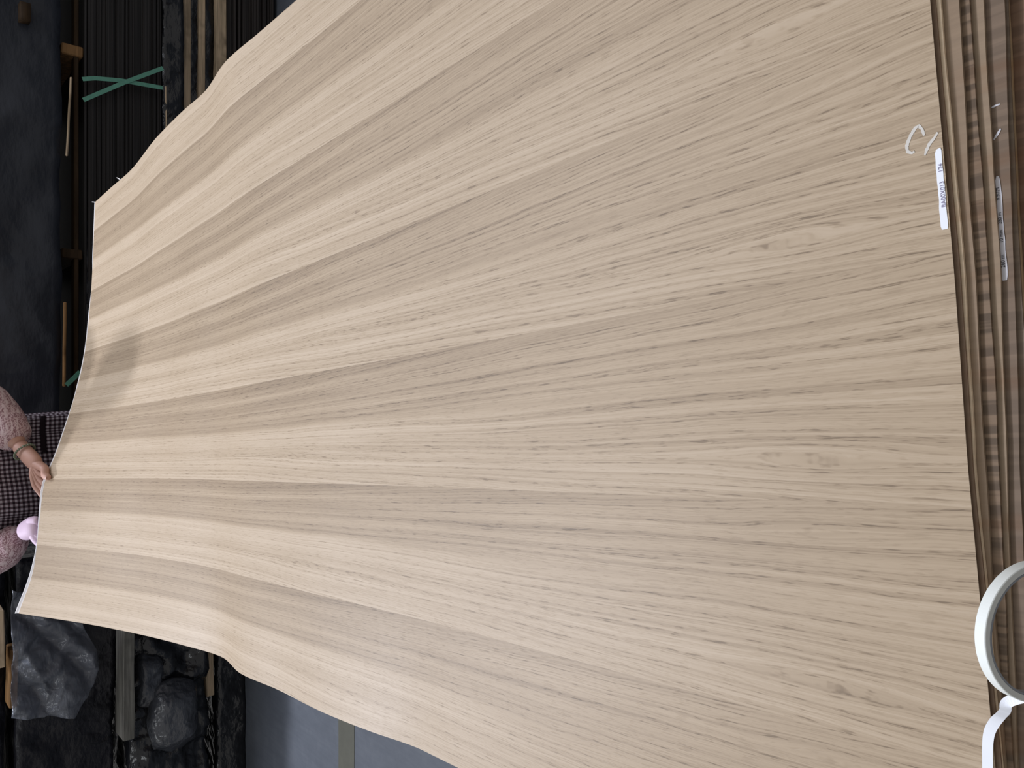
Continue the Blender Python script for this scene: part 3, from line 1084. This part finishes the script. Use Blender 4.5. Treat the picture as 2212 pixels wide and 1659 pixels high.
# smoky clear film hanging in folds over the bundle's corner
vs, f = [], []
A, B, C_, D = pt(22, 1545, Y=YL - .14), pt(215, 1540, Y=YL - .13), pt(200, 1335, Y=YL - .10), pt(22, 1270, Y=YL - .16)
na, nb = 46, 46
for i in range(na + 1):
    for j in range(nb + 1):
        s_, t = i / na, j / nb
        p = A.lerp(D, s_).lerp(B.lerp(C_, s_), t * (.62 + .38 * math.sin(math.pi * (s_ * .8 + .05))))
        dg_ = (s_ + t * .6) * 15 + mnoise.noise(p * 4) * 2.2
        p = p + Vector((0, -.034 * abs(math.sin(dg_ * .5)) + .03 * mnoise.noise(p * 6) - .04 * (.5 - abs(mnoise.noise(p * 13))), .012 * mnoise.noise(p * 9)))
        vs.append(p)
cf = mesh_obj('clear_film', vs, grid_faces(na, nb), M_FILM_CLEAR, smooth=True)
md = cf.modifiers.new('thickness', 'SOLIDIFY')
md.thickness = .0006
tag(cf, 'smoky translucent film hanging in folds over the dull black bundle', 'plastic film')
zz = zl_at(30)
ul_ = wood_bar('pale_slat', (xl_at(14, 1512), YL - .06, zl_at(19)), (xl_at(20, 1388), YL - .06, zl_at(21)), .10, zl_at(11) - zl_at(29), M_SLAT_WARM, rough=.003, seed=15)
tag(ul_, 'short brown slat lying on the dull black bundle beside the clear film', 'slat')
ul2 = wood_bar('yellow_slat', (xl_at(-6, 1420), YL - .10, zl_at(-14)), (xl_at(-6, 1300), YL - .10, zl_at(-16)), .10, .04, M_SLAT, rough=.003, seed=16)
tag(ul2, 'pale slat at the very top of the pile, mostly cut off by the frame', 'slat')
upb = film_box('film_wrapped_bundle', XL0, XL1 + .1, YL + .0, YL + .9, zl_at(8), zl_at(8) + .35, M_FILM_DULL, 81, .02, .03, .006, .03)
tag(upb, 'black wrapped bundle on the pale slats, topmost of the pile beside the person', 'wrapped bundle')

# ---------------------------------------------------------------- the worker holding the far edge


def skin(verts, edges, radii, sub=2, root=0):
    """Skin-modifier body as mesh data."""
    me = bpy.data.meshes.new('skin_tmp')
    me.from_pydata([tuple(v) for v in verts], edges, [])
    o = bpy.data.objects.new('skin_tmp', me)
    COL.objects.link(o)
    o.modifiers.new('s', 'SKIN').use_smooth_shade = True
    for i, r in enumerate(radii):
        sv = me.skin_vertices[0].data[i]
        sv.radius = (r, r) if isinstance(r, (int, float)) else r
        sv.use_root = i == root
    ss = o.modifiers.new('d', 'SUBSURF')
    ss.levels = ss.render_levels = sub
    dg = bpy.context.evaluated_depsgraph_get()
    out = bpy.data.meshes.new_from_object(o.evaluated_get(dg))
    bpy.data.objects.remove(o)
    bpy.data.meshes.remove(me)
    return out


def join_meshes(name, meshes, m):
    bm = bmesh.new()
    for me in meshes:
        bm.from_mesh(me)
        bpy.data.meshes.remove(me)
    return bm_obj(name, bm, m, None, smooth=True)


def chain(pts, radii, sub=2):
    return skin(pts, [(i, i + 1) for i in range(len(pts) - 1)], radii, sub)


G = Vector(P(np.array(.392), np.array(L)))            # where the bare thumb presses
G2 = Vector(P(np.array(.225), np.array(L)))           # where the gloved hand holds
PX, PY = -.305, 2.90
hipz = .90
pelvis = Vector((PX, PY + .03, hipz))
waist = Vector((PX, PY + .01, 1.06))
chest = Vector((PX, PY - .05, 1.24))
neck0 = Vector((PX, PY - .08, 1.375))
neck1 = Vector((PX + .005, PY - .13, 1.435))
headc = Vector((PX + .01, PY - .18, 1.52))
shL, shR = Vector((PX + .165, PY - .05, 1.325)), Vector((PX - .165, PY - .05, 1.325))
wrL = pt(50, 973, Y=G.y + .085)
elL = Vector((-.015, PY - .06, 1.165))
wrR = pt(46, 1152, Y=G2.y + .10)
elR = Vector((-.565, PY - .04, 1.150))
# torso, legs, arms and neck in one skin
bv = [pelvis, waist, chest, neck0, neck1,
      shL, elL, wrL.lerp(elL, .5), wrL.lerp(elL, .05), shR, elR, wrR.lerp(elR, .5), wrR.lerp(elR, .05),
      Vector((PX + .09, PY + .03, .82)), Vector((PX + .10, PY + .01, .47)), Vector((PX + .10, PY + .05, .10)), Vector((PX + .11, PY - .08, .045)),
      Vector((PX - .09, PY + .03, .82)), Vector((PX - .10, PY + .01, .47)), Vector((PX - .10, PY + .05, .10)), Vector((PX - .11, PY - .08, .045))]
be = [(0, 1), (1, 2), (2, 3), (3, 4), (2, 5), (5, 6), (6, 7), (7, 8), (2, 9), (9, 10), (10, 11), (11, 12), (0, 13), (13, 14), (14, 15), (15, 16), (0, 17), (17, 18), (18, 19), (19, 20)]
br = [(.14, .11), (.125, .10), (.13, .105), .055, .05, .055, .043, .041, .026, .055, .043, .041, .026, .082, .056, .04, .035, .082, .056, .04, .035]
body_m = [skin(bv, be, br, 2, 0)]
# head: skull, jaw, nose and ears in one figure
bm = bmesh.new()
bmesh.ops.create_uvsphere(bm, u_segments=36, v_segments=26, radius=1)
fwd = Vector((.05, -.80, -.60)).normalized()           # looks down at the sheet
upv = (Vector((0, 0, 1)) - fwd * fwd.z).normalized()
rgt = fwd.cross(upv)
for v in bm.verts:
    x, y, z = v.co.x, v.co.y, v.co.z                     # local: x right, -y forward, z up
    f_ = -y
    w = .073 * (1 - .22 * max(0, -z - .1))
    d = .094 * (1 + .05 * f_)
    hgt = .108
    X, Fw, Zz = x * w, f_ * d, z * hgt
    if f_ > .3 and z < 0:
        Fw += .010 * max(0, f_ - .3) * (-z)                 # chin and jaw
    nose = math.exp(-(x / .16) ** 2 - ((z + .18) / .22) ** 2) * max(0, f_)
    Fw += .020 * nose
    for ex in (-.42, .42):
        Fw -= .008 * math.exp(-((x - ex) / .2) ** 2 - ((z - .05) / .16) ** 2) * max(0, f_)
    Fw += .004 * math.exp(-(x / .3) ** 2 - ((z + .52) / .10) ** 2) * max(0, f_)
    ear = math.exp(-((f_ + .05) / .16) ** 2 - ((z - .0) / .28) ** 2) * (abs(x) > .8)
    X += math.copysign(.012 * ear, x)
    v.co = headc + rgt * X + fwd * Fw + upv * Zz
hm = bpy.data.meshes.new('head_tmp')
bm.to_mesh(hm)
bm.free()
body_m.append(hm)


def under(u, dv, dz):
    """Point under/over the far edge: dv beyond the edge (+) or inside it (-), dz from the sheet."""
    q = P(np.array(u), np.array(min(L + dv, L)))
    q = q + np.array([*(V * max(dv, 0)), dz])
    return Vector(q)


# bare left hand: thumb pressed on top of the sheet, four fingers curled under it
palmL = pt(76, 1000, Y=G.y + .048)
hand = [chain([wrL.lerp(elL, .12), wrL, wrL.lerp(palmL, .5), palmL, pt(86, 1010, Y=G.y + .035)], [.027, (.026, .022), (.034, .022), (.036, .020), (.030, .016)], 2)]
th = [wrL.lerp(palmL, .55), pt(82, 1003, Y=G.y + .030), pt(98, 1013, Y=G.y + .004), under(.384, -.020, .0125), under(.377, -.046, .0095)]
hand.append(chain(th, [.018, .0150, .0128, .0118, .0088], 2))
for k_, (u0, kx, ky, r) in enumerate(((.375, 90, 1022, .0094), (.350, 90, 1034, .0094), (.330, 86, 1043, .0088), (.312, 80, 1050, .0078))):
    b0 = pt(72 - k_ * 1.5, 1004 + k_ * 5.0, Y=G.y + .050 - k_ * .001)
    b1 = pt(kx - 6, ky, Y=G.y + .034)
    hand.append(chain([palmL.lerp(b0, .5), b0, b1, under(u0, .010, -.012), under(u0 + .006, -.022 + .003 * k_, -.013), under(u0 + .012, -.034 + .005 * k_, -.011)], [r * 1.05, r * 1.1, r, r * .95, r * .85, r * .7], 2))
body = join_meshes('body', body_m + hand, M_SKIN)
# thumb nail
nb_ = under(.377, -.044, .0172)
bm = bmesh.new()
bmesh.ops.create_uvsphere(bm, u_segments=14, v_segments=8, radius=1)
for v in bm.verts:
    v.co = nb_ + Vector((v.co.x * .0048, v.co.y * .0062, v.co.z * .0012))
nail = bm_obj('thumb_nail', bm, M_NAIL, smooth=True)
# bracelet of beads round the bare wrist
bm = bmesh.new()
ax = (elL - wrL).normalized()
c0 = wrL.lerp(palmL, .12)
s0 = ax.cross(Vector((0, 0, 1))).normalized()
s1_ = ax.cross(s0)
for k_ in range(26):
    a = 2 * math.pi * k_ / 26
    mt = Matrix.Translation(c0 + s0 * math.cos(a) * .0315 + s1_ * math.sin(a) * .0285)
    bmesh.ops.create_icosphere(bm, subdivisions=1, radius=.0042, matrix=mt)
brc = bm_obj('bracelet', bm, M_BEAD, smooth=True)
# gloved right hand under the edge, thumb on the near side of the rim
palmR = pt(72, 1138, Y=G2.y + .045)
gl = [chain([wrR.lerp(palmR, .12), wrR.lerp(palmR, .5), palmR, pt(86, 1133, Y=G2.y + .022)], [.028, (.034, .027), (.037, .026), (.030, .020)], 2)]
gl.append(chain([wrR.lerp(palmR, .5), pt(68, 1125, Y=G2.y + .04), pt(84, 1124, Y=G2.y + .016)], [.017, .014, .0115], 2))
for k_, (u0, ky) in enumerate(((.235, 1128), (.21, 1140), (.185, 1151), (.165, 1160))):
    b0 = pt(78 - k_ * 1.5, ky, Y=G2.y + .035)
    gl.append(chain([palmR.lerp(b0, .5), b0, under(u0, .012, -.030), under(u0 + .004, -.022, -.022), under(u0 + .008, -.05 + .006 * k_, -.017)], [.015, .0145, .0125, .0115, .0095], 2))
glove = join_meshes('glove', gl, M_GLOVE)
glove['label'] = 'pale pink glove on the hand under the sheet edge'
# knitted jumper with full sleeves
jv = [Vector((PX, PY + .02, .90)), waist, chest, neck0, shL, elL, wrL.lerp(elL, .52), wrL.lerp(elL, .22), wrL.lerp(elL, .12), shR, elR, wrR.lerp(elR, .52), wrR.lerp(elR, .24), wrR.lerp(elR, .05)]
je = [(0, 1), (1, 2), (2, 3), (2, 4), (4, 5), (5, 6), (6, 7), (7, 8), (2, 9), (9, 10), (10, 11), (11, 12), (12, 13)]
jr = [(.165, .135), (.150, .125), (.155, .125), .068, .072, .064, .074, .060, .038, .072, .062, .064, .050, .036]
jm = skin(jv, je, jr, 3, 0)
for v in jm.vertices:
    n = mnoise.noise(v.co * 17) * .006 + (0.5 - abs(mnoise.noise(v.co * 30))) * .006
    v.co += v.normal * n
jump = join_meshes('jumper', [jm], M_KNIT)
jump['label'] = 'pinkish knitted jumper with full sleeves'
# trousers and shoes
tv = [Vector((PX, PY + .03, .90))] + bv[13:16] + bv[17:20]
tr = join_meshes('trousers', [skin(tv, [(0, 1), (1, 2), (2, 3), (0, 4), (4, 5), (5, 6)], [(.155, .125), .100, .075, .062, .100, .075, .062], 2, 0)], M_TROUSER)
shoes = []
for sx in (.105, -.105):
    bm = bmesh.new()
    bmesh.ops.create_uvsphere(bm, u_segments=24, v_segments=14, radius=1)
    for v in bm.verts:
        x, y, z = v.co
        zz = max(z, -.55)
        v.co = Vector((PX + sx + x * .046 * (1 - .12 * y), PY - .03 + y * .128, .0 + (zz + .55) * (.050 + .028 * max(0, y))))
    shoes.append(bm_obj('shoe', bm, M_SHOE, smooth=True))
# hair: cap with a bun
bm = bmesh.new()
bmesh.ops.create_uvsphere(bm, u_segments=36, v_segments=24, radius=1)
for v in list(bm.verts):
    x, y, z = v.co.x, v.co.y, v.co.z
    f_ = -y
    keep = z > .12 + .62 * max(0, f_) or f_ < -.15
    k_ = 1.09 if keep else .90
    k_ += .02 * math.sin(28 * math.atan2(x, z + .3))
    v.co = headc + rgt * x * .073 * k_ + fwd * f_ * .094 * k_ + upv * (z * .108 * k_ + .003)
bmesh.ops.create_icosphere(bm, subdivisions=3, radius=.038, matrix=Matrix.Translation(headc - fwd * .115 + upv * .035))
hair = bm_obj('hair', bm, M_HAIR, smooth=True)
# eyes and mouth
eyes = []
for sx in (-.030, .030):
    bm = bmesh.new()
    bmesh.ops.create_uvsphere(bm, u_segments=14, v_segments=10, radius=.0115, matrix=Matrix.Translation(headc + rgt * sx + fwd * .0795 + upv * .004))
    eyes.append(bm_obj('eye', bm, M_EYE, smooth=True))
for sx in (-.030, .030):
    bm = bmesh.new()
    bmesh.ops.create_uvsphere(bm, u_segments=14, v_segments=10, radius=.0062, matrix=Matrix.Translation(headc + rgt * sx + fwd * .0862 + upv * .0025))
    pu = bm_obj('pupil', bm, M_HAIR, smooth=True)
    eyes.append(pu)
    # upper lid
    bm = bmesh.new()
    bmesh.ops.create_uvsphere(bm, u_segments=14, v_segments=10, radius=.0128, matrix=Matrix.Translation(headc + rgt * sx + fwd * .0785 + upv * .0082))
    eyes.append(bm_obj('eyelid', bm, M_SKIN, smooth=True))
bm = bmesh.new()
bmesh.ops.create_uvsphere(bm, u_segments=16, v_segments=8, radius=1)
for v in bm.verts:
    v.co = headc + rgt * v.co.x * .021 + fwd * (.0905 + v.co.y * -.005) + upv * (-.055 + v.co.z * .006)
mouth = bm_obj('mouth', bm, M_LIP, smooth=True)
# checked apron wrapped round the front, with waistband and pocket


def apron_pt(a, z, r=0.0):
    t = (1.28 - z) / .85
    rx = .188 + .035 * min(1, t * 1.6) + r
    ry = .150 + .03 * min(1, t * 1.6) + r
    fold = .007 * math.sin(a * 9 + z * 4) * min(1, t * 1.8) + .004 * math.sin(a * 17 + 2)
    bend = -.05 * max(0, z - 1.0) / .25
    return Vector((PX + math.sin(a) * (rx + fold), PY + .015 + bend - math.cos(a) * (ry + fold), z + .008 * math.sin(a * 3)))


def apron_panel(name, a0, a1, z0, z1, r, m, na=70, nz=60, thick=.002):
    vs, uvs = [], []
    for i in range(na + 1):
        a = a0 + (a1 - a0) * i / na
        for j in range(nz + 1):
            z = z0 + (z1 - z0) * j / nz
            vs.append(apron_pt(a, z, r))
            uvs.append((a * .20, z))
    o = mesh_obj(name, vs, grid_faces(na, nz), m, uvs=uvs, smooth=True)
    md = o.modifiers.new('thickness', 'SOLIDIFY')
    md.thickness = thick
    md.offset = 1
    return o


apron = apron_panel('apron', -1.75, 1.75, .42, 1.27, .0, M_GINGHAM)
apron['label'] = 'dark wine and white checked apron'
pk = apron_panel('pocket', .45, 1.15, .80, .985, .006, M_GINGHAM, 20, 16)
pk2 = apron_panel('pocket_edge', .44, 1.16, .985, .999, .007, M_APRON_TRIM, 20, 3)
wb = apron_panel('waistband', -1.78, 1.78, 1.135, 1.165, .004, M_APRON_TRIM, 70, 4)
person = empty('person', (PX, PY, 0))
adopt(person, body, nail, brc, glove, jump, tr, hair, mouth, apron, wb, pk, pk2, *shoes, *eyes)
tag(person, 'person in a pinkish knitted jumper and checked apron holding the far edge of the sheet', 'person')
